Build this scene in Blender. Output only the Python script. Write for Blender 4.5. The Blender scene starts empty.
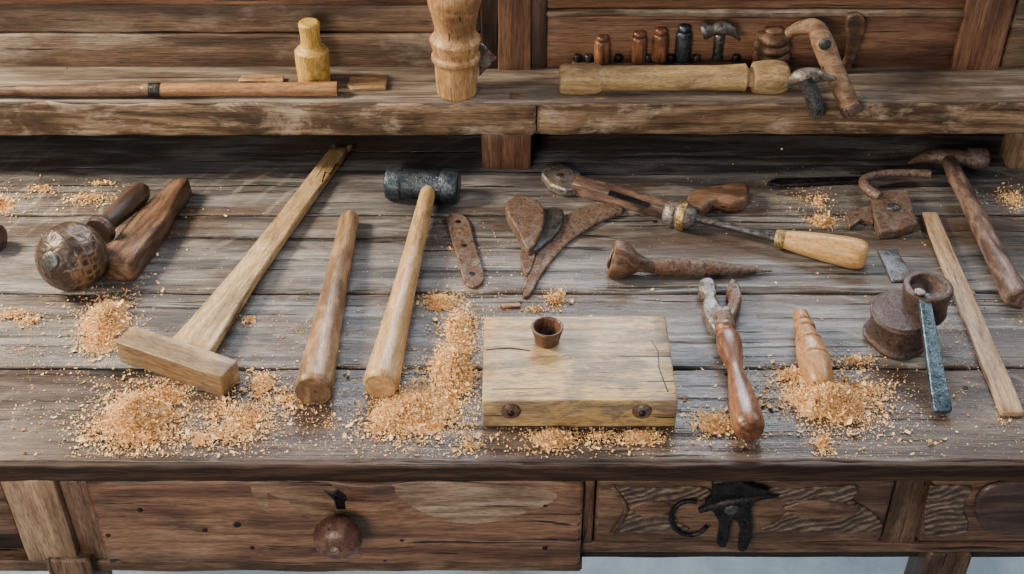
import bpy, math, random
import numpy as np
from mathutils import Vector, Matrix, noise
random.seed(4); rng=np.random.default_rng(7)
Z0=0.80; F=1280.0; PT=math.radians(38); D=1.69
CAM=Vector((0,-D*math.cos(PT),Z0+D*math.sin(PT)))
FW=Vector((0,math.cos(PT),-math.sin(PT))); UP=Vector((0,math.sin(PT),math.cos(PT)))
def ray(u,v): return FW+Vector((1,0,0))*((u-512)/F)-UP*((v-287)/F)
def G(u,v,h=0.0):            # surveyed point lying h above the bench top
    d=ray(u,v); t=(Z0+h-CAM.z)/d.z; return CAM+d*t
def Vp(u,v,y):               # surveyed point on the upright plane y
    d=ray(u,v); t=(y-CAM.y)/d.y; return CAM+d*t
def mpp(P): return (P-CAM).dot(FW)/F
SH=0.131  # shelf top above the bench

# ------------------------------------------------------------ materials
def base(name):
    m=bpy.data.materials.new(name); m.use_nodes=True
    nt=m.node_tree; return m,nt,nt.nodes,nt.links,nt.nodes['Principled BSDF']
def N(nt,t,**k):
    n=nt.nodes.new(t)
    for a,b in k.items(): setattr(n,a,b)
    return n
def math_(nt,op,a,b=None,c=None,clamp=False):
    n=N(nt,'ShaderNodeMath',operation=op); n.use_clamp=clamp
    for i,x in enumerate((a,b,c)):
        if x is None: continue
        if isinstance(x,(int,float)): n.inputs[i].default_value=x
        else: nt.links.new(x,n.inputs[i])
    return n.outputs[0]
def ramp(nt,fac,stops,interp='LINEAR'):
    r=N(nt,'ShaderNodeValToRGB'); e=r.color_ramp.elements; r.color_ramp.interpolation=interp
    while len(e)<len(stops): e.new(0.5)
    for i,(p,c) in enumerate(stops):
        e[i].position=p; e[i].color=(c,c,c,1) if isinstance(c,(int,float)) else (*c,1)
    nt.links.new(fac,r.inputs[0]); return r.outputs[0]
def mixc(nt,fac,a,b,bt='MIX'):
    n=N(nt,'ShaderNodeMix',data_type='RGBA',blend_type=bt)
    for s,x in ((n.inputs[0],fac),(n.inputs[6],a),(n.inputs[7],b)):
        if isinstance(x,(int,float)): s.default_value=x
        elif isinstance(x,tuple): s.default_value=(*x,1)
        else: nt.links.new(x,s)
    return n.outputs[2]
def tnoise(nt,vec,w,sc,detail=5,rough=.6,dist=0.0,woff=0.0):
    mp=N(nt,'ShaderNodeMapping'); mp.inputs['Scale'].default_value=sc; nt.links.new(vec,mp.inputs[0])
    n=N(nt,'ShaderNodeTexNoise',noise_dimensions='4D')
    n.inputs['Scale'].default_value=1; n.inputs['Detail'].default_value=detail
    n.inputs['Roughness'].default_value=rough; n.inputs['Distortion'].default_value=dist
    nt.links.new(mp.outputs[0],n.inputs['Vector'])
    nt.links.new(math_(nt,'MULTIPLY_ADD',w,37.0,woff),n.inputs['W'])
    return n.outputs[0]
def wood(name,dark,mid,light,s=1.0,rough=.55,stain=None,stain_lo=.5,stain_hi=.6,stain_sc=(2.2,6,6),
         stain2=None,s2lo=.55,s2hi=.65,ring=.35,rings=55,crack=.36,bump=.5,spec=.4,xs=1.0,arcs=None,s2amt=.7,lo=.3,hi=.66):
    m,nt,nn,L,b=base(name)
    tc=N(nt,'ShaderNodeTexCoord').outputs['Object']; w=N(nt,'ShaderNodeObjectInfo').outputs['Random']
    n1=tnoise(nt,tc,w,(3*s*xs,42*s,42*s),7,.66,.5)
    n2=tnoise(nt,tc,w,(14*s*xs,300*s,300*s),3,.6,0,5)
    n4=tnoise(nt,tc,w,(1.7*s*xs,8*s,8*s),3,.5,.3,9)
    rg=math_(nt,'MULTIPLY_ADD',math_(nt,'SINE',math_(nt,'MULTIPLY',n4,float(rings))),.5,.5)
    a=math_(nt,'MULTIPLY',n1,.5); a=math_(nt,'MULTIPLY_ADD',n2,.5-ring*.5,a)
    a=math_(nt,'MULTIPLY_ADD',rg,ring*.5,a)
    col=ramp(nt,a,[(lo,dark),(.47,mid),(hi,light)])
    if stain:
        n3=tnoise(nt,tc,w,stain_sc,8,.68,.5,13)
        f=ramp(nt,n3,[(stain_lo,0.0),(stain_hi,1.0)])
        sc_=mixc(nt,.75,col,stain); col=mixc(nt,f,col,sc_)
    if stain2:
        n5=tnoise(nt,tc,w,tuple(x*1.7 for x in stain_sc),9,.72,.6,21)
        f=ramp(nt,math_(nt,'MULTIPLY_ADD',n1,.25,math_(nt,'MULTIPLY',n5,.8)),[(s2lo,0.0),(s2hi,1.0)])
        sc_=mixc(nt,s2amt,col,stain2); col=mixc(nt,f,col,sc_)
    if arcs:
        mp=N(nt,'ShaderNodeMapping'); mp.inputs['Location'].default_value=(-1.35,.45,0); L.new(tc,mp.inputs[0])
        wv=N(nt,'ShaderNodeTexWave',wave_type='RINGS',rings_direction='Z'); wv.inputs['Scale'].default_value=9
        wv.inputs['Distortion'].default_value=4; wv.inputs['Detail'].default_value=4; wv.inputs['Detail Scale'].default_value=1.5
        L.new(mp.outputs[0],wv.inputs['Vector'])
        msk=tnoise(nt,tc,w,(5,9,9),5,.6,.3,51)
        f=math_(nt,'MULTIPLY',ramp(nt,wv.outputs['Fac'],[(.82,0.0),(.97,1.0)]),ramp(nt,msk,[(.5,0.0),(.68,.34)]))
        col=mixc(nt,f,col,arcs)
    n6=tnoise(nt,tc,w,(3.2*s*xs,75*s,75*s),4,.55,.4,31)
    cr=ramp(nt,n6,[(crack-.04,.12),(crack,1.0)])
    col=mixc(nt,1.0,col,cr,'MULTIPLY')
    fine=tnoise(nt,tc,w,(60*s*xs,420*s,420*s),2,.5,0,41)
    col=mixc(nt,1.0,col,ramp(nt,fine,[(.32,.58),(.6,1.12)]),'MULTIPLY')
    L.new(col,b.inputs['Base Color'])
    L.new(ramp(nt,n1,[(.3,min(1,rough+.15)),(.7,max(.1,rough-.12))]),b.inputs['Roughness'])
    b.inputs['Specular IOR Level'].default_value=spec
    h=math_(nt,'MULTIPLY_ADD',cr,.7,a); h=math_(nt,'MULTIPLY_ADD',fine,.25,h)
    bp=N(nt,'ShaderNodeBump'); bp.inputs['Strength'].default_value=bump; bp.inputs['Distance'].default_value=.002/max(1,s*.6)
    L.new(h,bp.inputs['Height']); L.new(bp.outputs[0],b.inputs['Normal'])
    return m
def metal(name,c1,c2,rust=(.055,.032,.022),amt=.5,rough=.4,met=.85):
    m,nt,nn,L,b=base(name)
    tc=N(nt,'ShaderNodeTexCoord').outputs['Object']; w=N(nt,'ShaderNodeObjectInfo').outputs['Random']
    n1=tnoise(nt,tc,w,(60,60,60),6,.7,.3); n2=tnoise(nt,tc,w,(48,48,48),8,.78,.4,11); n3=tnoise(nt,tc,w,(400,400,400),3,.6,0,17)
    pit=tnoise(nt,tc,w,(170,170,170),4,.65,0,23)
    col=ramp(nt,n1,[(.3,c1),(.65,c2)])
    f=ramp(nt,n2,[(1-amt-.12,0.0),(1-amt+.08,.9)])
    col=mixc(nt,f,col,rust); col=mixc(nt,1.0,col,ramp(nt,n3,[(.3,.5),(.6,1.2)]),'MULTIPLY')
    col=mixc(nt,1.0,col,ramp(nt,pit,[(.36,.3),(.46,1.0)]),'MULTIPLY')
    L.new(col,b.inputs['Base Color'])
    L.new(math_(nt,'MULTIPLY_ADD',f,-met*.6,met),b.inputs['Metallic'])
    L.new(math_(nt,'MULTIPLY_ADD',f,.22,rough),b.inputs['Roughness'])
    bp=N(nt,'ShaderNodeBump'); bp.inputs['Strength'].default_value=.8; bp.inputs['Distance'].default_value=.0012
    L.new(math_(nt,'ADD',n3,math_(nt,'ADD',n1,pit)),bp.inputs['Height']); L.new(bp.outputs[0],b.inputs['Normal'])
    return m

M={}
M['plank']=wood('bench_planks',(.014,.013,.013),(.092,.088,.090),(.275,.265,.268),s=1.9,xs=.45,rough=.36,
    stain=(.085,.053,.034),stain_lo=.48,stain_hi=.58,stain_sc=(3,11,11),stain2=(.42,.39,.36),s2lo=.55,s2hi=.68,s2amt=.6,ring=.28,rings=40,crack=.40,bump=1.0,spec=.6,arcs=(.40,.38,.36))
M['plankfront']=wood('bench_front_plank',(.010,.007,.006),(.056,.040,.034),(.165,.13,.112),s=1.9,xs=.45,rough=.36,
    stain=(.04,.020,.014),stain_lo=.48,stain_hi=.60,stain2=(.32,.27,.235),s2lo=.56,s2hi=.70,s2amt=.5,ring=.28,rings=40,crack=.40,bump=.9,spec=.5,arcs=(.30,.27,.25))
M['edge']=wood('bench_edge_wood',(.006,.004,.003),(.024,.012,.008),(.075,.042,.028),s=1.8,xs=.5,rough=.5,bump=.6,spec=.25,ring=.2)
M['wall']=wood('panel_wood',(.026,.015,.010),(.118,.073,.046),(.28,.19,.128),s=1.6,xs=.5,rough=.48,stain=(.38,.32,.255),stain_lo=.51,stain_hi=.60,
    stain2=(.04,.025,.018),s2lo=.50,s2hi=.60,ring=.25,rings=35,bump=.9)
M['wallred']=wood('panel_wood_red',(.032,.013,.009),(.158,.078,.045),(.30,.17,.104),s=1.6,xs=.5,rough=.42,stain=(.058,.029,.019),stain_lo=.5,stain_hi=.62,ring=.25,rings=35,bump=.8)
M['shelf']=wood('shelf_wood',(.028,.016,.010),(.145,.09,.052),(.38,.27,.17),s=1.5,xs=.55,rough=.42,stain=(.04,.025,.017),stain_lo=.49,stain_hi=.59,stain_sc=(7,12,12),
    stain2=(.52,.43,.33),s2lo=.54,s2hi=.62,ring=.3,rings=50,bump=1.0)
M['shelftop']=wood('shelf_top_wood',(.035,.028,.023),(.13,.105,.086),(.31,.265,.225),s=1.7,xs=.5,rough=.40,stain=(.07,.043,.029),ring=.25)
M['drawer']=wood('drawer_wood',(.026,.011,.007),(.128,.062,.036),(.27,.15,.09),s=1.5,xs=.7,rough=.40,stain=(.038,.019,.013),stain_lo=.48,stain_hi=.60,
    stain2=(.36,.25,.17),s2lo=.57,s2hi=.68,ring=.3,rings=45,bump=1.0,spec=.5,crack=.39)
M['apron']=wood('apron_wood',(.020,.010,.007),(.092,.049,.031),(.21,.13,.086),s=1.5,rough=.46,stain=(.030,.018,.012),ring=.25,bump=.9,crack=.39)
M['pale']=wood('pale_post_wood',(.08,.046,.027),(.23,.15,.09),(.40,.285,.185),ring=.3,s=1.4)
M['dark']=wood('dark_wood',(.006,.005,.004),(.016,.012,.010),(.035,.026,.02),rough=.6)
M['tan']=wood('tan_handle_wood',(.24,.13,.052),(.44,.27,.12),(.63,.43,.22),s=2.4,rough=.38,stain=(.22,.12,.06),stain_lo=.55,stain_hi=.7,stain_sc=(9,25,25),ring=.25,crack=.3,bump=.3)
M['mallet']=wood('mallet_wood',(.17,.105,.048),(.38,.26,.125),(.58,.43,.25),s=2,rough=.46,stain=(.16,.10,.05),stain_lo=.52,stain_hi=.68,stain_sc=(8,20,20),ring=.3,crack=.35,bump=.5)
M['mallethead']=wood('mallet_head_wood',(.10,.06,.03),(.24,.16,.085),(.39,.28,.165),s=1.8,rough=.46,stain=(.11,.072,.045),ring=.3,stain_sc=(8,20,20),bump=.6)
M['oldtan']=wood('old_tan_wood',(.10,.052,.025),(.26,.15,.074),(.42,.275,.155),s=2.4,rough=.42,stain=(.10,.06,.036),stain_sc=(9,25,25),ring=.35,bump=.5)
M['honey']=wood('honey_wood',(.32,.16,.05),(.52,.30,.115),(.68,.45,.21),s=2.4,rough=.32,ring=.2,crack=.25,bump=.25)
M['shelfmallet']=wood('shelf_mallet_wood',(.20,.12,.052),(.43,.29,.135),(.60,.45,.24),s=2.4,rough=.42,stain=(.17,.10,.06),stain_sc=(10,25,25),ring=.2,crack=.34,bump=.4)
M['red']=wood('reddish_turned_wood',(.045,.016,.009),(.165,.066,.032),(.34,.165,.085),s=2.6,rough=.32,stain=(.06,.025,.015),stain_sc=(20,20,20),ring=.3,bump=.4,spec=.55)
M['brown']=wood('brown_tool_wood',(.028,.014,.010),(.11,.058,.035),(.24,.145,.092),s=2.2,rough=.42,stain=(.036,.021,.014),stain_sc=(12,20,20),ring=.3,bump=.6)
M['darkbrown']=wood('dark_brown_tool_wood',(.011,.007,.006),(.043,.024,.019),(.11,.066,.052),s=2.2,rough=.36,ring=.25,bump=.6,spec=.55)
M['knotty']=wood('knotty_handle_wood',(.036,.021,.017),(.12,.076,.060),(.25,.17,.135),s=2.2,rough=.45,stain=(.045,.028,.022),stain_sc=(14,25,25),ring=.35,bump=.9)
M['block']=wood('block_top_wood',(.11,.072,.040),(.31,.225,.135),(.50,.39,.26),s=1.7,xs=.8,rough=.45,stain=(.14,.108,.08),stain_lo=.49,stain_hi=.57,stain_sc=(12,22,22),
    stain2=(.56,.37,.14),s2lo=.50,s2hi=.58,ring=.3,rings=45,crack=.36,bump=.8)
M['yellow']=wood('yellow_painted_wood',(.20,.11,.02),(.44,.27,.055),(.58,.41,.13),s=2,rough=.42,stain=(.15,.09,.035),stain_sc=(20,30,30),ring=.1,crack=.34)
M['steel']=metal('worn_steel',(.10,.098,.095),(.42,.41,.40),amt=.46,rust=(.11,.06,.038))
M['darksteel']=metal('dark_steel',(.035,.038,.04),(.17,.18,.19),rust=(.06,.038,.028),amt=.42,rough=.36)
M['blue']=metal('blued_steel',(.022,.033,.045),(.10,.13,.165),rust=(.032,.030,.030),amt=.40,rough=.32)
M['bluebar']=metal('blue_bar_steel',(.05,.085,.12),(.20,.29,.37),rust=(.05,.055,.065),amt=.38,rough=.32)
M['rust']=metal('rusty_iron',(.11,.088,.075),(.36,.31,.275),rust=(.125,.062,.038),amt=.52,rough=.42,met=.75)
M['iron']=metal('black_iron',(.010,.010,.012),(.05,.05,.055),rust=(.025,.015,.012),amt=.4,rough=.4)
M['brass']=metal('aged_brass',(.35,.24,.09),(.62,.46,.22),rust=(.16,.10,.05),amt=.35,rough=.35)
def carved():
    m,nt,nn,L,b=base('rippled_carved_wood')
    tc=N(nt,'ShaderNodeTexCoord').outputs['Object']; w=N(nt,'ShaderNodeObjectInfo').outputs['Random']
    mp=N(nt,'ShaderNodeMapping'); mp.inputs['Rotation'].default_value=(0,0,1.1); L.new(tc,mp.inputs[0])
    wv=N(nt,'ShaderNodeTexWave'); wv.bands_direction='X'
    wv.inputs['Scale'].default_value=34; wv.inputs['Distortion'].default_value=18; wv.inputs['Detail'].default_value=5; wv.inputs['Detail Scale'].default_value=.35
    L.new(mp.outputs[0],wv.inputs['Vector'])
    n1=tnoise(nt,tc,w,(40,90,90),7,.75)
    f=math_(nt,'MULTIPLY_ADD',n1,.85,math_(nt,'MULTIPLY',wv.outputs['Fac'],.17))
    L.new(ramp(nt,f,[(.32,(.012,.008,.006)),(.52,(.080,.053,.038)),(.68,(.27,.20,.15))]),b.inputs['Base Color'])
    b.inputs['Roughness'].default_value=.45
    bp=N(nt,'ShaderNodeBump'); bp.inputs['Distance'].default_value=.005; L.new(f,bp.inputs['Height']); L.new(bp.outputs[0],b.inputs['Normal'])
    return m
M['carved']=carved()
def ballmat():
    m,nt,nn,L,b=base('burnt_ornament_wood')
    tc=N(nt,'ShaderNodeTexCoord').outputs['Object']; w=N(nt,'ShaderNodeObjectInfo').outputs['Random']
    vo=N(nt,'ShaderNodeTexVoronoi',distance='CHEBYCHEV'); vo.inputs['Scale'].default_value=80; vo.inputs['Randomness'].default_value=.4; L.new(tc,vo.inputs['Vector'])
    n=tnoise(nt,tc,w,(25,25,25),6,.7)
    a=ramp(nt,vo.outputs['Distance'],[(.22,(.022,.014,.010)),(.40,(.17,.10,.055)),(.6,(.014,.010,.008))])
    c=mixc(nt,ramp(nt,n,[(.45,0.0),(.56,1.0)]),(.032,.019,.014),a)
    L.new(c,b.inputs['Base Color']); b.inputs['Roughness'].default_value=.40
    bp=N(nt,'ShaderNodeBump'); bp.inputs['Distance'].default_value=.003; bp.inputs['Strength'].default_value=.9
    L.new(math_(nt,'ADD',vo.outputs['Distance'],n),bp.inputs['Height']); L.new(bp.outputs[0],b.inputs['Normal']); return m
M['ball']=ballmat()
def floor_mat():
    m,nt,nn,L,b=base('stone_floor')
    tc=N(nt,'ShaderNodeTexCoord').outputs['Object']; w=N(nt,'ShaderNodeObjectInfo').outputs['Random']
    n=tnoise(nt,tc,w,(5,5,5),9,.7)
    c=ramp(nt,n,[(.3,(.08,.11,.135)),(.5,(.17,.22,.26)),(.7,(.28,.34,.39))])
    L.new(c,b.inputs['Base Color']); b.inputs['Roughness'].default_value=.6; return m
M['floor']=floor_mat()
def dustmat():
    m,nt,nn,L,b=base('sawdust')
    at=N(nt,'ShaderNodeAttribute',attribute_name='tint').outputs['Fac']
    c=ramp(nt,at,[(0,(.42,.20,.065)),(.35,(.72,.42,.165)),(.75,(.93,.67,.36)),(1,(.96,.82,.58))])
    L.new(c,b.inputs['Base Color']); b.inputs['Roughness'].default_value=.75; b.inputs['Specular IOR Level'].default_value=.2
    return m
M['dust']=dustmat()

# ------------------------------------------------------------ geometry
def mk(name,verts,faces,mat,mtx=None,smooth=True,ang=35):
    me=bpy.data.meshes.new(name); me.from_pydata([tuple(v) for v in verts],[],faces); me.update()
    import bmesh
    bm=bmesh.new(); bm.from_mesh(me); bmesh.ops.remove_doubles(bm,verts=bm.verts,dist=1e-6)
    bmesh.ops.recalc_face_normals(bm,faces=bm.faces); bm.to_mesh(me); bm.free()
    if smooth:
        me.shade_smooth(); me.set_sharp_from_angle(angle=math.radians(ang))
    o=bpy.data.objects.new(name,me); bpy.context.collection.objects.link(o)
    me.materials.append(M[mat] if isinstance(mat,str) else mat)
    if mtx is not None: o.matrix_world=mtx
    return o
def frame(A,B,upv=Vector((0,0,1)),roll=0):
    X=(B-A).normalized()
    if abs(X.dot(upv))>.99: upv=Vector((0,1,0))
    Z=(upv-X*upv.dot(X)).normalized(); Y=Z.cross(X)
    if roll:
        R=Matrix.Rotation(roll,3,X); Y=R@Y; Z=R@Z
    m=Matrix((X,Y,Z)).transposed().to_4x4(); m.translation=A; return m
def cat(pts,n=4):
    P=[Vector(p) for p in pts]; P=[P[0]]+P+[P[-1]]; out=[]
    for i in range(1,len(P)-2):
        a,b,c,d=P[i-1:i+3]
        for k in range(n):
            t=k/n; out.append(.5*((2*b)+(c-a)*t+(2*a-5*b+4*c-d)*t*t+(3*b-a-3*c+d)*t**3))
    out.append(P[-2]); return out
def rings_mesh(rings,close=True):
    V=[];Fc=[];n=len(rings[0])
    for r in rings: V+=r
    for i in range(len(rings)-1):
        for j in range(n):
            k=(j+1)%n; Fc.append((i*n+j,i*n+k,(i+1)*n+k,(i+1)*n+j))
    if close: Fc.append(tuple(range(n))[::-1]); Fc.append(tuple((len(rings)-1)*n+j for j in range(n)))
    return V,Fc
def lathe(name,A,B,prof,mat,seg=32,smooth=True,flat=1.0,wob=0.0,roll=0,n=4,upv=Vector((0,0,1))):
    Ln=(B-A).length
    P=[(t*Ln,r,0) for t,r in prof]; P=cat(P,n) if smooth else [Vector(p) for p in P]
    sd=random.random()*50; rg=[]
    for p in P:
        x,r=p[0],max(p[1],1e-5); ring=[]
        for j in range(seg):
            a=2*math.pi*j/seg
            rr=r*(1+wob*noise.noise(Vector((x*35+sd,math.cos(a)*1.2,math.sin(a)*1.2))))
            ring.append((x,rr*math.cos(a),rr*math.sin(a)*flat))
        rg.append(ring)
    V,Fc=rings_mesh(rg); return mk(name,V,Fc,mat,frame(A,B,upv,roll),ang=50)
def tube(name,pts,mat,seg=16,n=5,sq=1.0):   # pts: (Vector, r)
    P=cat([(p[0],p[1],p[2]) for p,r in pts],n)
    R=cat([(r,0,0) for p,r in pts],n); o=P[0].copy(); rg=[]
    Y=None
    for i,p in enumerate(P):
        T=(P[min(i+1,len(P)-1)]-P[max(i-1,0)]).normalized()
        if Y is None: Y=Vector((0,0,1)).cross(T) if abs(T.z)<.95 else Vector((1,0,0))
        Y=(Y-T*Y.dot(T)).normalized(); Z=T.cross(Y); r=R[i][0]
        rg.append([tuple(p-o+Y*(r*math.cos(2*math.pi*j/seg))+Z*(r*sq*math.sin(2*math.pi*j/seg))) for j in range(seg)])
    V,Fc=rings_mesh(rg); return mk(name,V,Fc,mat,Matrix.Translation(o),ang=60)
def plank(name,A,B,w,t,mat,r=.003,jit=.0006,wB=None,tB=None,roll=0,step=.02,shape=None,upv=Vector((0,0,1)),jf=12):
    """board; A,B = centreline of its underside. rounded section, wavering edges"""
    Ln=(B-A).length; wB=w if wB is None else wB; tB=t if tB is None else tB
    ns=max(3,int(Ln/step)); xs=[0,r]+[r+(Ln-2*r)*i/ns for i in range(1,ns)]+[Ln-r,Ln]; sd=random.random()*90; rg=[]
    for i,x in enumerate(xs):
        f=x/Ln; W=w+(wB-w)*f; T=t+(tB-t)*f
        if shape: W*=shape(f)
        ins=r*.7 if i in (0,len(xs)-1) else 0
        W2=W/2-ins; ring=[]
        for cx,cz,a0 in ((W2,T-ins,0),(-W2,T-ins,90),(-W2,ins,180),(W2,ins,270)):
            jy=jit*noise.noise(Vector((x*jf+sd,a0*.7,0)))*2; jz=jit*noise.noise(Vector((x*jf+sd,a0*.7,7)))*2 if a0<180 else 0
            ccx=cx-math.copysign(r,cx); ccz=cz-r if cz>T/2 else cz+r
            for k in range(4):
                a=math.radians(a0+30*k); ring.append((x,ccx+r*math.cos(a)+jy,ccz+r*math.sin(a)+jz))
        rg.append(ring)
    V,Fc=rings_mesh(rg); return mk(name,V,Fc,mat,frame(A,B,upv,roll),ang=50)
def prism(name,pts,thick,mat,mode='H',h=0.0,y=0,bev=.0015,grain=None,sm=0,taper=None):
    if sm: pts=[(p[0],p[1]) for p in cat([(a,b,0) for a,b in pts]+[(pts[0][0],pts[0][1],0)],sm)][:-1]
    if mode=='H': W=[G(u,v,h+thick) for u,v in pts]; nrm=Vector((0,0,-1))
    else: W=[Vp(u,v,y) for u,v in pts]; nrm=Vector((0,1,0))
    c=sum(W,Vector())/len(W); X=(grain or Vector((1,0,0))).normalized(); X=(X-nrm*X.dot(nrm)).normalized()
    Zv=-nrm; Y=Zv.cross(X); m=Matrix((X,Y,Zv)).transposed().to_4x4(); m.translation=c; mi=m.inverted()
    Lc=[mi@w for w in W]; n=len(Lc)
    V=[tuple(p) for p in Lc]+[(p.x,p.y,-thick) for p in Lc]
    Fc=[tuple(range(n)),tuple(range(2*n-1,n-1,-1))]+[(i,n+i,n+(i+1)%n,(i+1)%n) for i in range(n)]
    o=mk(name,V,Fc,mat,m,ang=40)
    if bev:
        b=o.modifiers.new('bev','BEVEL'); b.width=bev; b.segments=2; b.limit_method='ANGLE'; b.angle_limit=math.radians(40)
    return o
def group(name,*parts):
    e=bpy.data.objects.new(name,None); e.empty_display_size=.02; bpy.context.collection.objects.link(e)
    e.location=parts[0].matrix_world.translation
    bpy.context.view_layer.update()
    for p in parts:
        mw=p.matrix_world.copy(); p.parent=e; p.matrix_parent_inverse=e.matrix_world.inverted(); p.matrix_world=mw
    return e
def plathe(name,a,b,prof,mat,hA,hB,**k):
    A=G(*a,hA); B=G(*b,hB); s=(mpp(A)+mpp(B))/2
    return lathe(name,A,B,[(t,r*s) for t,r in prof],mat,**k)
def disc(name,P,r,nrm,mat,t=.002,dome=True):
    A=P; B=P+nrm*t
    pr=[(0,r),(0,r),(.5,r*.95),(.9,r*.6),(1,0)] if dome else [(0,r),(0,r),(1,r),(1,r),(1,0)]
    return lathe(name,A,B,pr,mat,seg=20)
V3=Vector
# ------------------------------------------------------------ workbench
yb=[G(512,v).y for v in (462,368,293,215,150)]; yb[4]=.385
parts=[]
xs=1.08
for i in range(4):
    y0,y1=yb[i],yb[i+1]; g=.0036; th=.03
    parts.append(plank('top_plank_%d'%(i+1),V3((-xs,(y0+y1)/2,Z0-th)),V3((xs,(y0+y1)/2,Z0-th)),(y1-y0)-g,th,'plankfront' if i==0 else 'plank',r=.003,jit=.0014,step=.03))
yF=yb[0]
parts.append(plank('front_lip',V3((-xs,yF-.001,Z0-.026)),V3((xs,yF-.001,Z0-.026)),.010,.0245,'edge',r=.0025,jit=.0012,step=.015,jf=25))
yA=yF+.012
def vz(v,y=yA): return Vp(512,v,y).z
def vx(u,v=520,y=yA): return Vp(u,v,y).x
def fboard(name,u0,u1,v0,v1,mat,y=yA,t=.02,r=.003,jit=.0008,vert=False,vm=None):
    vm=vm or (v0+v1)/2
    x0,x1=vx(u0,vm,y),vx(u1,vm,y); z1,z0=vz(v0,y),vz(v1,y)
    if vert: return plank(name,V3(((x0+x1)/2,y+t,z0)),V3(((x0+x1)/2,y+t,z1)),x1-x0,t,mat,r=r,jit=jit,upv=V3((0,-1,0)))
    return plank(name,V3((x0,y+t,(z0+z1)/2)),V3((x1,y+t,(z0+z1)/2)),z1-z0,t,mat,r=r,jit=jit,upv=V3((0,-1,0)))
parts.append(fboard('apron_backboard',-260,1290,470,558,'dark',y=yA+.03,t=.02))
parts.append(fboard('bottom_rail',575,1290,543,553,'apron',y=yA+.006,t=.03))
parts.append(fboard('bottom_rail_low',-260,582,561,572,'apron',y=yA+.010,t=.03))
parts.append(fboard('corner_post',14,66,481,562,'pale',y=yA-.002,t=.03,vert=True))
parts.append(fboard('end_panel',-40,10,481,535,'apron',y=yA+.004))
parts.append(fboard('post_side',70,98,481,560,'apron',y=yA+.008,vert=True))
parts.append(fboard('divider',582,594,479,545,'apron',y=yA+.002,vert=True))
parts.append(fboard('spacer_block',889,924,479,544,'apron',y=yA+.004,vert=True))
parts.append(fboard('end_drawer_right',1140,1290,480,544,'apron',y=yA+.004))
parts.append(fboard('end_drawer_left',-260,-46,482,560,'apron',y=yA+.004))
for i,(x,y) in enumerate([(-.54,yF+.06),(.535,yF+.07),(-.98,yF+.06),(.98,yF+.06),(-.98,.33),(.98,.33),(0,.33)]):
    zt=Z0-.03 if i not in(0,1) else vz(556)
    parts.append(plank('leg_%d'%(i+1),V3((x,y,0)),V3((x,y,zt)),.055,.055,'apron',r=.005,upv=V3((0,-1,0))))
parts.append(plank('side_rail_l',V3((-1.0,yF+.06,Z0-.10)),V3((-1.0,.36,Z0-.10)),.03,.07,'apron'))
parts.append(plank('side_rail_r',V3((1.0,yF+.06,Z0-.10)),V3((1.0,.36,Z0-.10)),.03,.07,'apron'))
for i,(u,v) in enumerate([(42,408),(150,377),(726,375),(965,388),(520,303),(655,222)]):
    parts.append(disc('nail_%d'%i,G(u,v,-.0006),.0035,V3((0,0,1)),'iron',t=.0014))
# long drying cracks along the planks
for i,pts in enumerate([[(20,190),(90,192),(170,190),(260,191)],[(560,385),(640,388),(700,386),(760,388)],[(380,250),(430,251),(500,249)],[(700,330),(780,333),(850,331)],[(900,440),(960,442),(1030,440)],[(90,300),(160,303),(220,301)],[(470,165),(560,163),(640,166),(720,164)],[(-40,345),(30,347),(95,344)],[(200,268),(260,270),(330,268)],[(640,300),(700,302),(790,299)],[(30,400),(110,398),(180,401)]]):
    parts.append(tube('crack_%d'%i,[(G(u,v,-.0004),.0010 if 0<k<len(pts)-1 else .0003) for k,(u,v) in enumerate(pts)],'dark',seg=6))
group('workbench',*parts)

# drawers
d1=fboard('drawer_front',96,582,482,565,'drawer',y=yA-.006,t=.022,r=.006,jit=.003)
yk=yA-.006
K=Vp(338,539,yk-.03); s=mpp(K)
knob=lathe('knob',V3((K.x,yk+.002,K.z)),V3((K.x,yk-.052,K.z+.004)),[(0,.010),(.2,.010),(.28,.017),(.45,23*s),(.62,24.5*s),(.8,21*s),(.93,13*s),(1,0)],'darkbrown')
knob.data.materials[0]=wood('knob_wood',(.03,.012,.008),(.095,.04,.026),(.19,.10,.07),s=2.2,rough=.3,ring=.2,spec=.6)
kd=disc('knob_stud',V3((K.x,yk-.050,K.z+.004)),.006,V3((0,-1,0)),'rust',t=.004)
kh=prism('keyhole_plate',[(322,490),(332,493),(338,489),(346,494),(356,489),(352,498),(345,502),(346,510),(336,510),(334,501)],.003,'iron','V',y=yk-.002)
pk=[]
for i,(u,v,r) in enumerate([(237,525,4),(252,548,2.5),(140,510,3),(385,560,2.5),(545,505,3),(545,548,3),(108,535,3),(402,540,2.5),(205,530,3)]):
    p=Vp(u,v,yk); pk.append(disc('peg_%d'%i,p,r*.0011,V3((0,-1,0)),'iron',t=.0014))
patch=prism('worn_inlay',[(385,486),(420,482),(480,484),(548,490),(556,500),(530,512),(500,521),(465,524),(430,516),(405,502)],.003,wood('worn_grey_wood',(.07,.044,.03),(.21,.145,.10),(.38,.29,.215),s=1.5,ring=.3,bump=.6),'V',y=yk-.0012,bev=.001,sm=3)
patch2=prism('worn_inlay_b',[(250,486),(330,484),(335,505),(332,525),(300,515),(262,510)],.002,wood('worn_brown_wood',(.045,.025,.017),(.15,.09,.056),(.28,.185,.125),s=1.5,ring=.3,bump=.6),'V',y=yk-.0006,bev=.0006,sm=3)
group('drawer',d1,knob,kd,kh,patch,patch2,*pk)
d2=fboard('drawer_front',596,888,480,543,'apron',y=yA-.004,t=.022,r=.004,jit=.0012)
yk2=yA-.004
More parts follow.
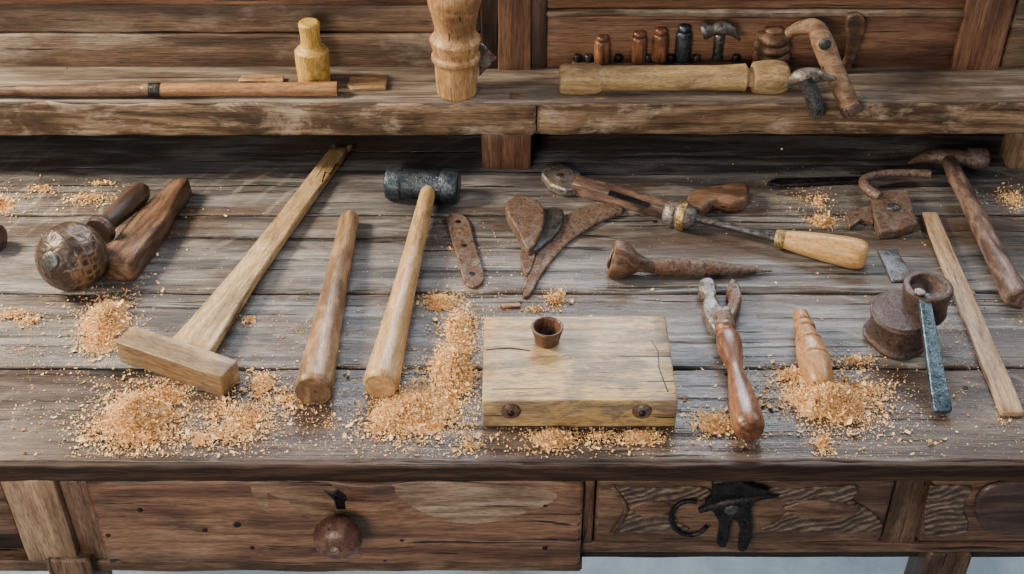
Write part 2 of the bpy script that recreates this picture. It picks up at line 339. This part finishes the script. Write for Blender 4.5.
cL=prism('carving_left',[(612,487),(650,489),(690,487),(712,492),(708,503),(690,500),(676,510),(678,524),(690,530),(650,533),(615,532),(622,520),(626,509),(622,497)],.004,'carved','V',y=yk2-.003,sm=2)
cR=prism('carving_right',[(758,487),(800,489),(858,487),(852,500),(866,509),(880,520),(878,532),(820,533),(760,531),(778,521),(788,509),(776,498)],.004,'carved','V',y=yk2-.003,sm=2)
cM=prism('lens_carving',[(782,509),(800,503),(825,501),(848,505),(862,511),(845,517),(820,520),(797,517)],.007,'brown','V',y=yk2-.005,sm=2,bev=.002)
cM2=prism('lens_carving_b',[(628,509),(642,503),(660,502),(676,509),(660,517),(642,517)],.007,'brown','V',y=yk2-.005,sm=2,bev=.002)
arc=[(Vp(612,533,yk2-.002),.003),(Vp(626,509,yk2-.004),.003),(Vp(612,486,yk2-.002),.003)]
a1=tube('moulding_arc_left',arc,'apron')
def ringpts(cu,cv,ru,rv,y,r,a0=0,a1=360,n=12):
    return [(Vp(cu+ru*math.cos(math.radians(a0+(a1-a0)*i/n)),cv-rv*math.sin(math.radians(a0+(a1-a0)*i/n)),y),r) for i in range(n+1)]
lr=tube('latch_ring',ringpts(690,518,19,17,yk2-.007,.0028,70,330),'iron')
lp=prism('latch_plate',[(712,483),(738,480),(752,488),(770,492),(758,500),(750,512),(752,530),(748,550),(738,551),(741,531),(733,520),(729,534),(726,548),(717,545),(720,528),(714,514),(705,505),(712,497)],.009,'iron','V',y=yk2-.014,bev=.002,sm=2)
lb=disc('latch_boss',Vp(731,508,yk2-.014),.009,V3((0,-1,0)),'darksteel',t=.006)
la=tube('latch_arm',[(Vp(700,510,yk2-.008),.004),(Vp(725,502,yk2-.014),.006),(Vp(760,497,yk2-.012),.004),(Vp(778,496,yk2-.008),.002)],'iron')
group('drawer',d2,cL,cR,cM,cM2,a1,lr,lp,lb,la)
d3=fboard('drawer_front',926,1135,480,542,'apron',y=yA-.004,t=.022,r=.004)
c3=prism('carving',[(930,487),(972,487),(966,500),(964,512),(968,532),(925,535)],.004,'carved','V',y=yk2-.003,sm=2)
ov=prism('dark_boss',[(976,500),(990,487),(1030,484),(1060,500),(1058,522),(1030,535),(990,532),(977,520)],.008,'darkbrown','V',y=yk2-.007,bev=.004,sm=3)
group('drawer',d3,c3,ov)

# floor
fl=mk('floor',[(-3,-2.5,0),(3,-2.5,0),(3,3,0),(-3,3,0)],[(0,1,2,3)],'floor',smooth=False)

# ------------------------------------------------------------ back panel + shelf
yW=.362; yS=.270
zt=Z0+.30
def wboard(name,u0,u1,z0,z1,mat,y=yW,t=.02,vert=False,r=.003,jit=.001):
    x0=vx(u0,35,y); x1=vx(u1,35,y)
    if vert: return plank(name,V3(((x0+x1)/2,y+t,z0)),V3(((x0+x1)/2,y+t,z1)),x1-x0,t,mat,r=r,jit=jit,upv=V3((0,-1,0)))
    return plank(name,V3((x0,y+t,(z0+z1)/2)),V3((x1,y+t,(z0+z1)/2)),z1-z0,t,mat,r=r,jit=jit,upv=V3((0,-1,0)))
sz=Z0+SH
W=[]
W.append(wboard('panel_lower_left',-200,482,sz-.01,Z0+.183,'wall'))
W.append(wboard('panel_upper_left',-200,482,Z0+.185,Z0+.229,'wall',y=yW+.003))
W.append(wboard('panel_rail_left',-200,482,Z0+.231,zt,'wallred',y=yW-.004,t=.024))
W.append(wboard('stile_iron',481,498,sz-.01,zt,'darkbrown',y=yW-.006,vert=True))
W.append(wboard('stile_mid',498,531,sz-.01,zt,'wallred',y=yW-.010,vert=True,t=.026))
W.append(wboard('stile_mid_b',530,547,sz-.01,zt,'darkbrown',y=yW-.004,vert=True,t=.02))
W.append(wboard('panel_right',546,962,sz-.01,Z0+.213,'wallred'))
W.append(wboard('panel_right_moulding',546,962,Z0+.214,Z0+.224,'wall',y=yW-.008,t=.028))
W.append(wboard('panel_right_rail',546,962,Z0+.225,zt,'wallred',y=yW-.002))
W.append(wboard('stile_right',960,1008,sz-.01,zt,'wallred',y=yW-.010,t=.028,vert=True))
W.append(wboard('panel_far_right',1010,1260,sz-.01,zt,'wall'))
W.append(wboard('panel_backing',-200,1260,sz-.03,zt-.002,'dark',y=yW+.025,t=.012))
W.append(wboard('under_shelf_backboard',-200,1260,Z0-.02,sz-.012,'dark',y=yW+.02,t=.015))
group('wall_back',*W)
S=[]
xm=vx(536,97,yS)
S.append(plank('shelf_board_left',V3((-1.08,(yS+yW)/2+.005,sz-.058)),V3((xm,(yS+yW)/2+.005,sz-.058)),yW-yS+.03,.056,'shelf',r=.005,jit=.0022,step=.015,jf=18))
S.append(plank('shelf_board_right',V3((xm+.002,(yS+yW)/2+.005,sz-.056)),V3((1.08,(yS+yW)/2+.005,sz-.056)),yW-yS+.03,.054,'shelf',r=.005,jit=.0022,step=.015,jf=18))
S.append(plank('shelf_top_skin',V3((-1.08,(yS+yW)/2+.004,sz-.009)),V3((1.08,(yS+yW)/2+.004,sz-.009)),yW-yS+.026,.009,'shelftop',r=.003,jit=.0006))
S.append(plank('shelf_under_trim',V3((-1.08,yS+.028,sz-.068)),V3((1.08,yS+.028,sz-.068)),.03,.012,'shelftop',r=.002))
for i,(u0,u1) in enumerate([(482,531),(-150,-100),(1008,1060)]):
    x0=vx(u0,150,.30);x1=vx(u1,150,.30)
    S.append(plank('shelf_support_%d'%i,V3(((x0+x1)/2,.33,Z0)),V3(((x0+x1)/2,.33,sz-.066)),x1-x0,.045,'pale' if i else 'wallred',upv=V3((0,-1,0)),r=.003))
group('shelf',*S)

# ------------------------------------------------------------ items on the shelf
a=plathe('shaft',(-70,91),(152,90),[(0,2),(.3,4.5),(.7,6.5),(1,6.5),(1,6.5)],'brown',SH+.010,SH+.010)
b_=plathe('handle',(158,90),(335,89),[(0,6),(.03,6.5),(.5,6.5),(.97,7.5),(1,7),(1,7)],'honey',SH+.010,SH+.010)
c_=plathe('ferrule',(150,90),(160,90),[(0,6.8),(0,7.4),(1,7.4),(1,6.8)],'iron',SH+.010,SH+.010)
b_.data.materials[0]=wood('orange_handle_wood',(.15,.062,.025),(.31,.155,.068),(.44,.255,.13),s=2.4,rough=.38,ring=.2)
group('turning_chisel',a,b_,c_)
P=G(315,82,SH); s=mpp(P)
lathe('yellow_wooden_bottle',P,P+V3((0,0,.096)),[(0,13*s),(0,15*s),(.04,16*s),(.48,16.5*s),(.55,15.5*s),(.60,11.5*s),(.64,10*s),(.8,9.6*s),(.93,10.5*s),(.97,10.5*s),(1,8*s),(1,0)],'yellow',wob=.05)
P=G(457,93,SH); s=mpp(P)
vs=lathe('turned_wood_vase',P,P+V3((0,0,.20)),[(0,16*s),(0,18*s),(.02,20*s),(.05,20*s),(.15,21*s),(.25,21.5*s),(.28,24*s),(.31,24*s),(.33,22*s),(.40,24*s),(.43,25*s),(.46,22*s),(.5,20*s),(.6,22*s),(.75,26*s),(.9,22*s),(.97,25*s),(1,24*s),(1,20*s),(.9,16*s)],'honey',wob=.015)
vs.data.materials[0]=wood('vase_wood',(.15,.066,.026),(.35,.195,.085),(.52,.335,.17),s=1.6,rough=.38,stain=(.15,.078,.04),stain_sc=(25,12,12),ring=.2)
prism('trowel_blade',[(478,42),(484,45),(490,52),(497,58),(488,68),(479,77)],.003,'steel','V',y=.315)
prism('wood_offcut',[(238,80),(243,74),(284,75),(283,82)],.006,'oldtan',h=SH)
prism('wood_offcut',[(347,84),(350,76),(380,72),(389,75),(386,87),(352,88)],.006,'oldtan',h=SH)
rb=plank('rack_bar',G(572,69,SH),G(745,69,SH),.016,.012,'brown',jit=.001)
rk=[rb]
def upr(name,u,v,hh,prof,mat,h=SH,**k):
    P=G(u,v,h); s=mpp(P); return lathe(name,P,P+V3((0,0,hh)),[(t,r*s) for t,r in prof],mat,seg=24,**k)
for i,(u,vt,m) in enumerate([(601,36,'red'),(637,32,'red'),(658,29,'red'),(681,26,'blue')]):
    rk.append(upr('peg_%d'%i,u,68,(68-vt)*.00165,[(0,7),(0,7.5),(.15,8.5),(.2,6.5),(.25,8),(.8,7.5),(.86,5.5),(.92,6.5),(1,5),(1,0)],m))
for i,u in enumerate((577,588,618,647,670,695,735)):
    rk.append(upr('stub_%d'%i,u,68,.022,[(0,4),(.8,4),(1,3),(1,0)],'darksteel' if i%2 else 'iron'))
group('peg_rack',*rk)
hh=upr('handle',716,67,.052,[(0,6),(.5,5),(1,5),(1,0)],'darksteel')
hd=tube('head',[(Vp(702,32,.338),.012),(Vp(706,31,.338),.0135),(Vp(713,30,.338),.009),(Vp(722,28,.338),.011),(Vp(732,31,.338),.008),(Vp(740,40,.338),.002)],'darksteel',sq=.9)
group('tack_hammer',hd,hh)
upr('wooden_ring_stack',769,68,.066,[(0,15),(.02,18),(.12,19),(.2,17),(.22,14),(.25,17.5),(.35,19),(.43,17),(.46,13),(.5,17),(.58,18.5),(.66,16),(.68,12),(.72,16.5),(.8,17),(.88,14),(.9,9),(.95,10),(1,7),(1,0)],'darkbrown').data.materials[0]=M['brown']
plathe('wooden_mallet_handle',(560,79),(788,77),[(0,10),(0,13),(.02,15),(.10,15.5),(.16,14.5),(.19,12),(.22,12.5),(.6,12.5),(.78,13.5),(.81,14),(.82,10),(.84,10),(.85,15.5),(.92,17),(.98,15),(1,11),(1,0)],'shelfmallet',SH+.019,SH+.019,wob=.06)
br=tube('brace_arm',[(Vp(787,34,.335),.007),(Vp(800,28,.33),.010),(Vp(815,28,.32),.013),(Vp(823,43,.305),.0155),(Vp(832,66,.285),.015),(Vp(842,88,.258),.0145),(Vp(851,108,.245),.014)],wood('brace_wood',(.07,.038,.02),(.19,.11,.062),(.34,.22,.135),s=2.2,ring=.3,stain=(.08,.045,.028),stain_sc=(14,20,20)))
e1=Vp(849,104,.2465); e2=Vp(853,113,.242)
br2=lathe('end_cap',e1,e2,[(0,.013),(.1,.0155),(.8,.0155),(1,.013),(1,0)],'darkbrown')
br3=disc('joint',Vp(825,44,.286),.009,V3((0,-1,0)),'darksteel',t=.004)
group('curved_brace',br,br2,br3)
ch=tube('claw_head',[(Vp(786,86,.27),.003),(Vp(794,79,.262),.009),(Vp(806,76,.255),.012),(Vp(820,76,.255),.009),(Vp(834,80,.255),.0025)],'steel')
ch2=tube('poll',[(Vp(805,77,.252),.012),(Vp(811,92,.248),.011),(Vp(815,104,.246),.012),(Vp(818,114,.245),.012)],'darksteel')
group('claw_hammer_head',ch,ch2)
lf=prism('carved_wooden_hook',[(848,16),(858,14),(866,22),(862,42),(854,62),(847,76),(838,77),(846,58),(848,40),(846,26)],.012,'brown','V',y=.340,sm=2,bev=.003)

# ------------------------------------------------------------ tools on the bench
Rb=.0455; Cb=G(72,257,Rb)
sph=lathe('ball',Cb+V3((-.03,-.035,0)).normalized()*Rb,Cb+V3((.03,.035,0)).normalized()*Rb,[(.5-.5*math.cos(math.pi*i/14),Rb*math.sin(math.pi*i/14)) for i in range(15)],'ball',n=2,wob=.07)
hE=G(145,188,.03); dr=(hE-Cb)
hdl=lathe('handle',Cb+dr*.33,hE,[(0,.019),(.08,.021),(.14,.014),(.25,.0125),(.5,.015),(.8,.017),(.93,.013),(1,.006),(1,0)],'darkbrown')
col_=disc('collar',Cb+V3((-.012,-.038,.022)),.012,V3((-.25,-.8,.5)).normalized(),'darksteel',t=.004)
group('round_headed_maul',sph,hdl,col_)
plank('wood_plane_body',G(118,282,0),G(184,193,0),.046,.034,'brown',r=.005,jit=.002,wB=.034,tB=.028,shape=lambda f:1+.18*math.sin(f*math.pi*1.6))
h1=plank('head',G(124,333,.032)-V3((0,0,.032)),G(229,369,.032)-V3((0,0,.032)),.036,.032,'mallethead',r=.002,jit=.0003)
h2=plank('handle',G(186,352,.022)-V3((0,0,.012)),G(341,153,.0),.058,.014,'mallet',wB=.027,tB=.013,r=.003,shape=lambda f:1-.24*math.sin(min(1,f*1.0)*math.pi))
zz=[(322,182),(325,172),(331,174),(336,164),(341,167),(346,158)]
zg=tube('notch_mark',[(G(u,v,.0145),.0010) for u,v in zz],'iron',n=1,seg=6)
n2=[plank('prong',G(335,162,.001),G(334+k,150,.001),.008,.012,'mallet',wB=.006) for k in (0,18)]
group('wooden_mallet',h1,h2,zg,*n2)
plathe('wooden_dowel',(350,216),(313,392),[(0,6),(0,8),(.03,11),(.1,10.5),(.3,11.5),(.7,14.5),(.95,17.5),(.985,17.5),(1,15.5),(1,15.5),(1,0)],'oldtan',.012,.019,wob=.04)
s1=plathe('head',(386,183),(459,187),[(0,12),(0,13),(.03,16),(.2,17),(.24,15.5),(.4,15),(.6,15),(.76,15.5),(.8,17.5),(.97,17),(1,14),(1,14),(1,0)],'blue',.021,.021)
s2=plathe('handle',(432,176),(380,387),[(0,7),(.02,8),(.1,8.5),(.4,10),(.75,13),(.95,16),(.985,16),(1,13.5),(1,13.5),(1,0)],'tan',.022,.019)
group('sledge_hammer',s1,s2)
st=prism('strap',[(446,218),(452,213),(462,214),(470,222),(474,240),(484,272),(482,282),(473,287),(464,281),(459,262),(452,240)],.005,'rust',sm=2)
hs=[disc('rivet_%d'%i,G(u,v,.0045),.0045,V3((0,0,1)),'iron',t=.0016) for i,(u,v) in enumerate([(458,222),(464,246),(472,274)])]
group('iron_strap',st,*hs)
ad=prism('socket',[(505,203),(514,196),(530,196),(541,203),(545,214),(541,232),(530,249),(524,243),(517,228),(508,214)],.020,'rust',sm=2,bev=.004,grain=V3((.5,-1,0)))
ad2=prism('cheek',[(543,210),(552,206),(564,210),(560,228),(545,243),(531,251),(538,236)],.013,'darksteel',sm=2,bev=.003)
bl=prism('blade',[(623,207),(612,203),(590,204),(570,212),(553,226),(541,244),(531,266),(524,290),(523,296),(530,294),(540,276),(553,258),(570,240),(590,226),(610,216),(623,212)],.006,'rust',sm=2,bev=.002)
tg=prism('tang',[(524,240),(536,246),(531,270),(524,272),(520,255)],.008,'rust',sm=2)
group('hooked_adze',ad,ad2,bl,tg)
prism('wood_splinter',[(500,303),(520,302),(521,306),(503,307)],.004,'oldtan')
g1=plank('bar',G(574,190,0),G(667,216,0),.027,.02,'knotty',r=.003,wB=.023)
g2=prism('tip',[(541,173),(547,164),(562,163),(582,173),(577,188),(566,190),(550,184)],.014,'steel',bev=.003)
g3=disc('rivet',G(560,176,.0135),.006,V3((0,0,1)),'darksteel')
g4=prism('slot',[(610,190),(650,203),(648,207),(608,194)],.002,'iron',h=.0195,bev=0)
group('marking_gauge',g1,g2,g3,g4)
q1=plathe('collar',(664,212),(696,218),[(0,6),(0,9),(.1,12),(.3,14),(.4,13),(.45,14.5),(.6,14.5),(.65,12.5),(.7,13),(.9,10),(1,6),(1,0)],'steel',.018,.018)
q1b=plathe('brass_band',(679,214.8),(686,216.2),[(0,13),(0,15),(1,15),(1,13)],'brass',.018,.018)
q2=plathe('shaft',(692,217),(784,240),[(0,6),(.1,4.5),(.5,4),(.9,5),(1,6.5),(1,0)],'darksteel',.018,.017)
q3=plathe('handle',(778,238),(867,256),[(0,7),(0,8.5),(.1,9.5),(.3,12),(.6,14.5),(.85,15.5),(.96,13.5),(1,9),(1,0)],'honey',.017,.018)
q4=plathe('ferrule',(776,238),(784,239.5),[(0,8),(0,9.5),(1,9.8),(1,8)],'brass',.017,.017)
group('long_screwdriver',q1,q1b,q2,q3,q4)
prism('small_wooden_plane',[(686,206),(688,194),(700,187),(718,184),(745,182),(750,190),(745,199),(730,201),(716,198),(706,205),(696,210)],.022,M['brown'],sm=2,bev=.005)
w1=plathe('knob',(611,258),(655,267),[(0,0),(0,17),(.06,20),(.2,20),(.35,17),(.6,10),(.8,7.5),(1,7),(1,0)],'brown',.024,.014)
w2=plathe('spike',(648,266),(773,271),[(0,7),(.15,9),(.35,9),(.6,7),(.85,3),(1,.4)],'rust',.015,.004)
w3=plathe('face_disc',(609.5,257.5),(612,258.3),[(0,0),(0,9),(1,10),(1,0)],'rust',.0245,.024)
group('marking_awl',w1,w2,w3)
hb=.041
bf=G(580,401,hb); bb=G(578,316,hb); 
xl=G(482,401,hb).x; xr=G(678,401,hb).x
k1=plank('block',V3((xl,(bf.y+bb.y)/2,Z0)),V3((xr,(bf.y+bb.y)/2,Z0)),bb.y-bf.y,hb,'block',r=.002,jit=.0008)
kk=[k1]
for i,u in enumerate((511,642)):
    P=Vp(u,411,bf.y); s=mpp(P); kk.append(disc('bolt_%d'%i,P+V3((0,.001,0)),10*s,V3((0,-1,0)),'rust',t=.005)); kk.append(disc('bolt_centre_%d'%i,P+V3((0,-.003,0)),3.5*s,V3((0,-1,0)),'iron',t=.004))
def scribe(name,pts,r=.0006): return tube(name,[(G(u,v,hb-.0001),r) for u,v in pts],'iron',n=2,seg=6)
kk.append(scribe('scribe_line_front',[(492,389),(560,388.5),(672,389)],.0004))
kk.append(scribe('crack',[(646,325),(652,342),(658,352),(659,368),(668,392)],.0011))
kk.append(scribe('crack_b',[(486,350),(510,348),(530,351)],.0008))
group('wooden_bench_block',*kk)
P=G(547,341,hb); s=mpp(P)
lathe('small_wooden_cup',P,P+V3((0,0,.023)),[(0,0),(0,11*s),(0,12*s),(.4,13.5*s),(.9,16*s),(1,15.5*s),(1,14*s),(.85,12.5*s),(.25,10*s),(.2,0)],wood('cup_wood',(.03,.013,.009),(.09,.042,.025),(.19,.10,.062),s=2.6,rough=.36,ring=.2),n=3)
p1=plathe('handle',(724,322),(750,432),[(0,7),(0,8),(.04,10.5),(.08,11),(.11,9),(.15,12),(.22,13),(.3,12),(.42,8.5),(.5,8.5),(.7,13),(.88,15.5),(.96,15),(1,11),(1,0)],'red',.016,.019)
p2=prism('jaw_left',[(700,279),(710,276),(717,284),(716,296),(722,306),(730,312),(734,322),(728,329),(716,329),(707,317),(703,302),(706,292),(699,288)],.018,'steel',sm=2,bev=.003)
p3=prism('jaw_right',[(732,277),(740,284),(742,297),(738,308),(733,318),(726,322),(720,312),(727,304),(731,294),(727,286)],.022,'rust',sm=2,bev=.003)
p4=disc('pivot',G(726,310,.021),.006,V3((0,0,1)),'steel',t=.004)
p5=plathe('ferrule',(723,318),(725,328),[(0,9),(0,10.5),(1,10.5),(1,9)],'rust',.016,.016)
group('pincers',p1,p2,p3,p4,p5)
plathe('turned_chisel_handle',(800,313),(822,388),[(0,0),(0,6),(.03,8),(.12,9),(.15,7.5),(.18,10.5),(.23,11),(.26,9.5),(.4,13.5),(.43,12.5),(.46,14),(.62,16),(.65,15),(.68,16),(.85,14),(1,9),(1,0)],M['oldtan'],.020,.016).data.materials[0]=wood('orange_turned_wood',(.18,.07,.025),(.36,.175,.072),(.50,.28,.135),s=2.4,rough=.33,ring=.2)
P=G(896,340,0); s=mpp(P)
m1=lathe('base',P,P+V3((0,0,.048)),[(0,0),(0,28*s),(.05,32*s),(.15,33*s),(.25,30*s),(.75,31*s),(.9,32*s),(1,29*s),(1,29*s),(1,0)],'darkbrown',wob=.12)
P=G(917,332,0)+V3((0,.0,.03)); s=mpp(P)
m2=lathe('cup',P,P+V3((0,0,.045)),[(0,0),(0,22*s),(.5,22*s),(.8,24*s),(.95,24*s),(1,22*s),(1,18*s),(.8,15*s),(.6,0)],'darkbrown',n=3)
castm=metal('cast_iron_brown',(.035,.025,.023),(.14,.105,.095),rust=(.065,.036,.028),amt=.5,rough=.40,met=.5)
m1.data.materials[0]=castm; m2.data.materials[0]=castm
m3=plank('steel_bar',G(922,296,.068),G(941,414,.003),.014,.010,'bluebar',r=.002,jit=0,wB=.022)
m4=plank('blade',G(903,284,.050),G(886,252,.045),.030,.006,'darksteel',r=.002,wB=.026,jit=0)
m5=disc('bar_rivet',G(920,292,.078),.007,V3((0,0,1)),'steel')
group('saw_set',m1,m2,m3,m4,m5)
plank('measuring_stick',G(928,216,0),G(1012,417,0),.023,.008,'tan',r=.002,wB=.028).data.materials[0]=wood('stick_wood',(.19,.115,.065),(.38,.25,.15),(.54,.385,.25),s=2,rough=.45,ring=.25)
o1=tube('head',[(G(909,163,.018),.002),(G(920,158,.02),.008),(G(935,156,.022),.012),(G(953,158,.022),.015),(G(966,158,.022),.013),(G(970,158,.022),.017),(G(984,158,.022),.017),(G(987,158,.022),.014)],'rust',sq=.9)
o2=plathe('handle',(948,160),(1018,300),[(0,7),(.1,8.5),(.3,9),(.5,11),(.55,10),(.75,10.5),(.95,12),(1,10),(1,0)],'knotty',.022,.014,wob=.18)
group('old_hammer',o1,o2)
e1=prism('file_blade',[(767,182),(775,178),(862,176),(866,181),(780,185)],.006,'iron',bev=.001)
e2=prism('clamp_body',[(872,196),(878,190),(908,188),(912,200),(918,222),(900,229),(880,231),(874,214)],.016,'rust',bev=.003)
e3=tube('clamp_arm',[(G(930,174,.02),.007),(G(905,173,.02),.006),(G(880,174,.018),.006),(G(864,180,.018),.007),(G(868,190,.018),.008),(G(880,197,.018),.007)],'rust')
e4=disc('clamp_screw',G(893,208,.0155),.010,V3((0,0,1)),'darksteel',t=.005)
e5=prism('clamp_jaw',[(845,214),(852,208),(874,204),(878,214),(874,222),(862,218),(850,226)],.010,'rust',bev=.002)
group('iron_clamp',e2,e1,e3,e4,e5)
plathe('file_handle',(-60,236),(4,238),[(0,6),(.6,9),(.85,14),(.97,12),(1,6),(1,0)],'darkbrown',.018,.018)

# ------------------------------------------------------------ sawdust
def hm(dx,dy,h):
    d2=dx*dx+dy*dy; return h*np.exp(-2.6*d2)
def dust(name,blobs,ground=Z0,big=.72,mult=3.8):
    VV=[];FF=[];TT=[];off=0
    for (u,v,ru,rv,h,n) in blobs:
        c=G(u,v); s=mpp(c); rx=ru*s*1.12; ry=rv*s/ .62*1.12; n=max(1,int(n*mult))
        if h>0.0055:
            nr,na=12,40; vs=[]; 
            sd=random.random()*99; dm=.72
            for i in range(nr+1):
                for j in range(na):
                    a=2*math.pi*j/na; d=dm*i/nr; lob=1+.35*noise.noise(V3((math.cos(a)*1.5+sd,math.sin(a)*1.5,0)))
                    x,y=d*math.cos(a)*lob,d*math.sin(a)*lob
                    z=(h*math.exp(-2.6*d*d)-h*math.exp(-2.6*dm**2))*(.9+.5*noise.noise(V3((x*4,y*4,sd))))
                    z+=.0018*noise.noise(V3((x*rx*500,y*ry*500,sd)))
                    vs.append((c.x+x*rx,c.y+y*ry,ground+max(z,-.0002) if i<nr else ground-.0003))
            f=[(i*na+j,i*na+(j+1)%na,(i+1)*na+(j+1)%na,(i+1)*na+j) for i in range(nr) for j in range(na)]
            VV.append(np.array(vs)); FF.append(np.array(f)+off); TT.append(rng.uniform(.1,.5,len(vs))); off+=len(vs)
        r=np.abs(rng.normal(0,.55,n)); q_=rng.random(n); r=np.where(q_<.18,r*1.9,r); r=np.where(q_<.05,r*1.7,r); a=rng.uniform(0,2*np.pi,n)
        lob=np.array([1+.6*noise.noise(V3((math.cos(t)*1.9+u*.1,math.sin(t)*1.9,v*.1))) for t in a])
        dx=r*np.cos(a)*lob; dy=r*np.sin(a)*lob
        z=hm(dx,dy,h)*rng.uniform(.45,1.15,n)+rng.uniform(.0003,.0018,n)
        L=rng.gamma(1.6,.0012,n)*big+.0009; L=np.where(rng.random(n)<.02,L*2.6,L); w=L*rng.uniform(.22,.6,n); cu=rng.uniform(.4,3.6,n); R=L/cu
        st=np.linspace(-.5,.5,4)
        th=cu[:,None]*st[None]; lx=R[:,None]*np.sin(th); lz=R[:,None]*(1-np.cos(th))
        P=np.zeros((n,8,3)); P[:,:4,0]=lx; P[:,4:,0]=lx; P[:,:4,2]=lz; P[:,4:,2]=lz; P[:,:4,1]=-w[:,None]/2; P[:,4:,1]=w[:,None]/2
        k=np.exp(-r*r); yaw=rng.uniform(0,2*np.pi,n); tl=rng.normal(0,1,n)*(.2+.6*k); rl=rng.normal(0,1,n)*(.2+.6*k)
        def rot(P,a,i,j):
            c_,s_=np.cos(a)[:,None],np.sin(a)[:,None]; x=P[:,:,i]*c_-P[:,:,j]*s_; y=P[:,:,i]*s_+P[:,:,j]*c_; P[:,:,i]=x;P[:,:,j]=y
        rot(P,tl,0,2); rot(P,rl,1,2); rot(P,yaw,0,1)
        P[:,:,0]+=(c.x+dx*rx)[:,None]; P[:,:,1]+=(c.y+dy*ry)[:,None]; P[:,:,2]+=(ground+z)[:,None]
        P[:,:,2]=np.maximum(P[:,:,2],ground+.0002)
        ok=(P[:,:,1].min(axis=1)>yF+.004)
        inb=(P[:,:,0].max(axis=1)>xl-.001)&(P[:,:,0].min(axis=1)<xr+.001)&(P[:,:,1].max(axis=1)>bf.y-.001)&(P[:,:,1].min(axis=1)<bb.y+.001)
        P=P[ok&~inb]; m=len(P)
        q=np.array([[0,1,5,4],[1,2,6,5],[2,3,7,6]])
        f=(np.arange(m)[:,None,None]*8+q[None]).reshape(-1,4)
        VV.append(P.reshape(-1,3)); FF.append(f+off); TT.append(np.repeat(rng.beta(2.0,1.7,m),8)); off+=m*8
    V=np.concatenate(VV);Fq=np.concatenate(FF).astype(np.int32);T=np.concatenate(TT)
    me=bpy.data.meshes.new(name); o0=V.mean(axis=0); V=V-o0
    me.vertices.add(len(V)); me.vertices.foreach_set('co',V.ravel())
    me.loops.add(Fq.size); me.loops.foreach_set('vertex_index',Fq.ravel())
    me.polygons.add(len(Fq)); me.polygons.foreach_set('loop_start',np.arange(0,Fq.size,4))
    me.update(calc_edges=True); me.validate()
    at=me.attributes.new('tint','FLOAT','POINT'); at.data.foreach_set('value',T.astype(np.float32))
    me.materials.append(M['dust']); me.shade_smooth()
    o=bpy.data.objects.new(name,me); o.location=o0; bpy.context.collection.objects.link(o); return o
dust('sawdust_pile',[(140,420,38,24,.030,2600),(165,398,26,12,.007,350),(108,430,32,14,.004,250),(135,428,65,28,.001,450),(150,440,30,10,.005,250)])
dust('sawdust_pile',[(107,322,25,24,.020,1500),(100,345,20,10,.006,300)])
dust('sawdust_pile',[(235,432,28,13,.003,280),(250,418,55,28,.0008,450),(262,384,13,10,.006,240),(285,400,36,14,.001,160),(205,440,26,9,.002,130),(225,412,24,12,.002,160)])
dust('sawdust_pile',[(415,412,50,24,.016,2100),(452,372,24,34,.018,2100),(440,303,19,9,.008,480),(460,330,18,20,.010,700),(385,428,30,10,.003,260),(470,447,18,8,.001,80)])
dust('sawdust_pile',[(553,440,24,9,.010,650),(640,438,22,6,.006,380),(600,438,18,6,.004,150)])
dust('sawdust_pile',[(714,424,20,11,.008,420)])
dust('sawdust_pile',[(828,404,46,20,.024,2500),(795,376,36,10,.003,320),(866,392,24,10,.005,350),(822,445,10,11,.004,200),(858,362,20,5,.004,160)])
dust('sawdust_pile',[(823,222,14,7,.006,240),(818,202,11,10,.002,140)])
dust('sawdust_pile',[(90,200,24,6,.005,260),(42,190,13,5,.004,120),(100,184,15,3,.001,70)])
dust('sawdust_pile',[(0,206,16,10,.009,330)])
dust('sawdust_pile',[(14,316,24,6,.004,230),(30,322,10,6,.002,80)])
dust('sawdust_pile',[(556,300,11,7,.005,180),(535,310,14,4,.001,50)])
dust('sawdust_pile',[(1012,200,20,13,.001,240),(978,345,20,30,.0003,70)])
dust('sawdust_pile',[(250,320,8,4,.003,60)])
dust('sawdust_scatter',[(u,v,170,60,0,800) for u,v in ((150,420),(330,425),(450,420),(650,440),(850,420),(300,330),(120,230),(560,290),(800,200),(950,330),(450,250),(1000,420),(20,350))],big=.30,mult=1)
dust('sawdust_scatter',[(u,v,170,40,0,90) for u,v in ((150,420),(420,425),(700,440),(850,420),(960,300))],big=1.2,mult=1)

# ------------------------------------------------------------ light
sc=bpy.context.scene
w=bpy.data.worlds.new('World'); sc.world=w; w.use_nodes=True
bg=w.node_tree.nodes['Background']; bg.inputs[0].default_value=(.60,.68,.80,1); bg.inputs[1].default_value=.38
def area(name,loc,tgt,size,sy,en,col):
    l=bpy.data.lights.new(name,'AREA'); l.shape='RECTANGLE'; l.size=size; l.size_y=sy; l.energy=en; l.color=col
    o=bpy.data.objects.new(name,l); bpy.context.collection.objects.link(o); o.location=loc
    o.rotation_euler=(Vector(tgt)-Vector(loc)).to_track_quat('-Z','Y').to_euler(); return o
area('window_light_back',(.2,2.1,2.4),(0,0,.8),1.8,1.0,118,(.85,.92,1.0))
area('window_light_right',(1.5,.5,2.1),(0,0,.8),.6,.6,12,(1.0,.92,.80))
area('warm_key_left',(-1.6,.25,1.95),(0,0,.8),.42,.42,92,(1.0,.82,.58))  # warm key light added at the left for glow and stronger shadows
area('warm_fill_front',(-.9,-2.3,1.8),(0,0,.7),1.0,.8,52,(1.0,.84,.66))  # added warm fill from the front, lifts the drawer fronts
cd=bpy.data.cameras.new('camera'); co=bpy.data.objects.new('camera',cd); bpy.context.collection.objects.link(co)
co.location=CAM; co.rotation_euler=(math.pi/2-PT,0,0); cd.sensor_width=36; cd.lens=36*F/1024; cd.clip_start=.05
sc.camera=co
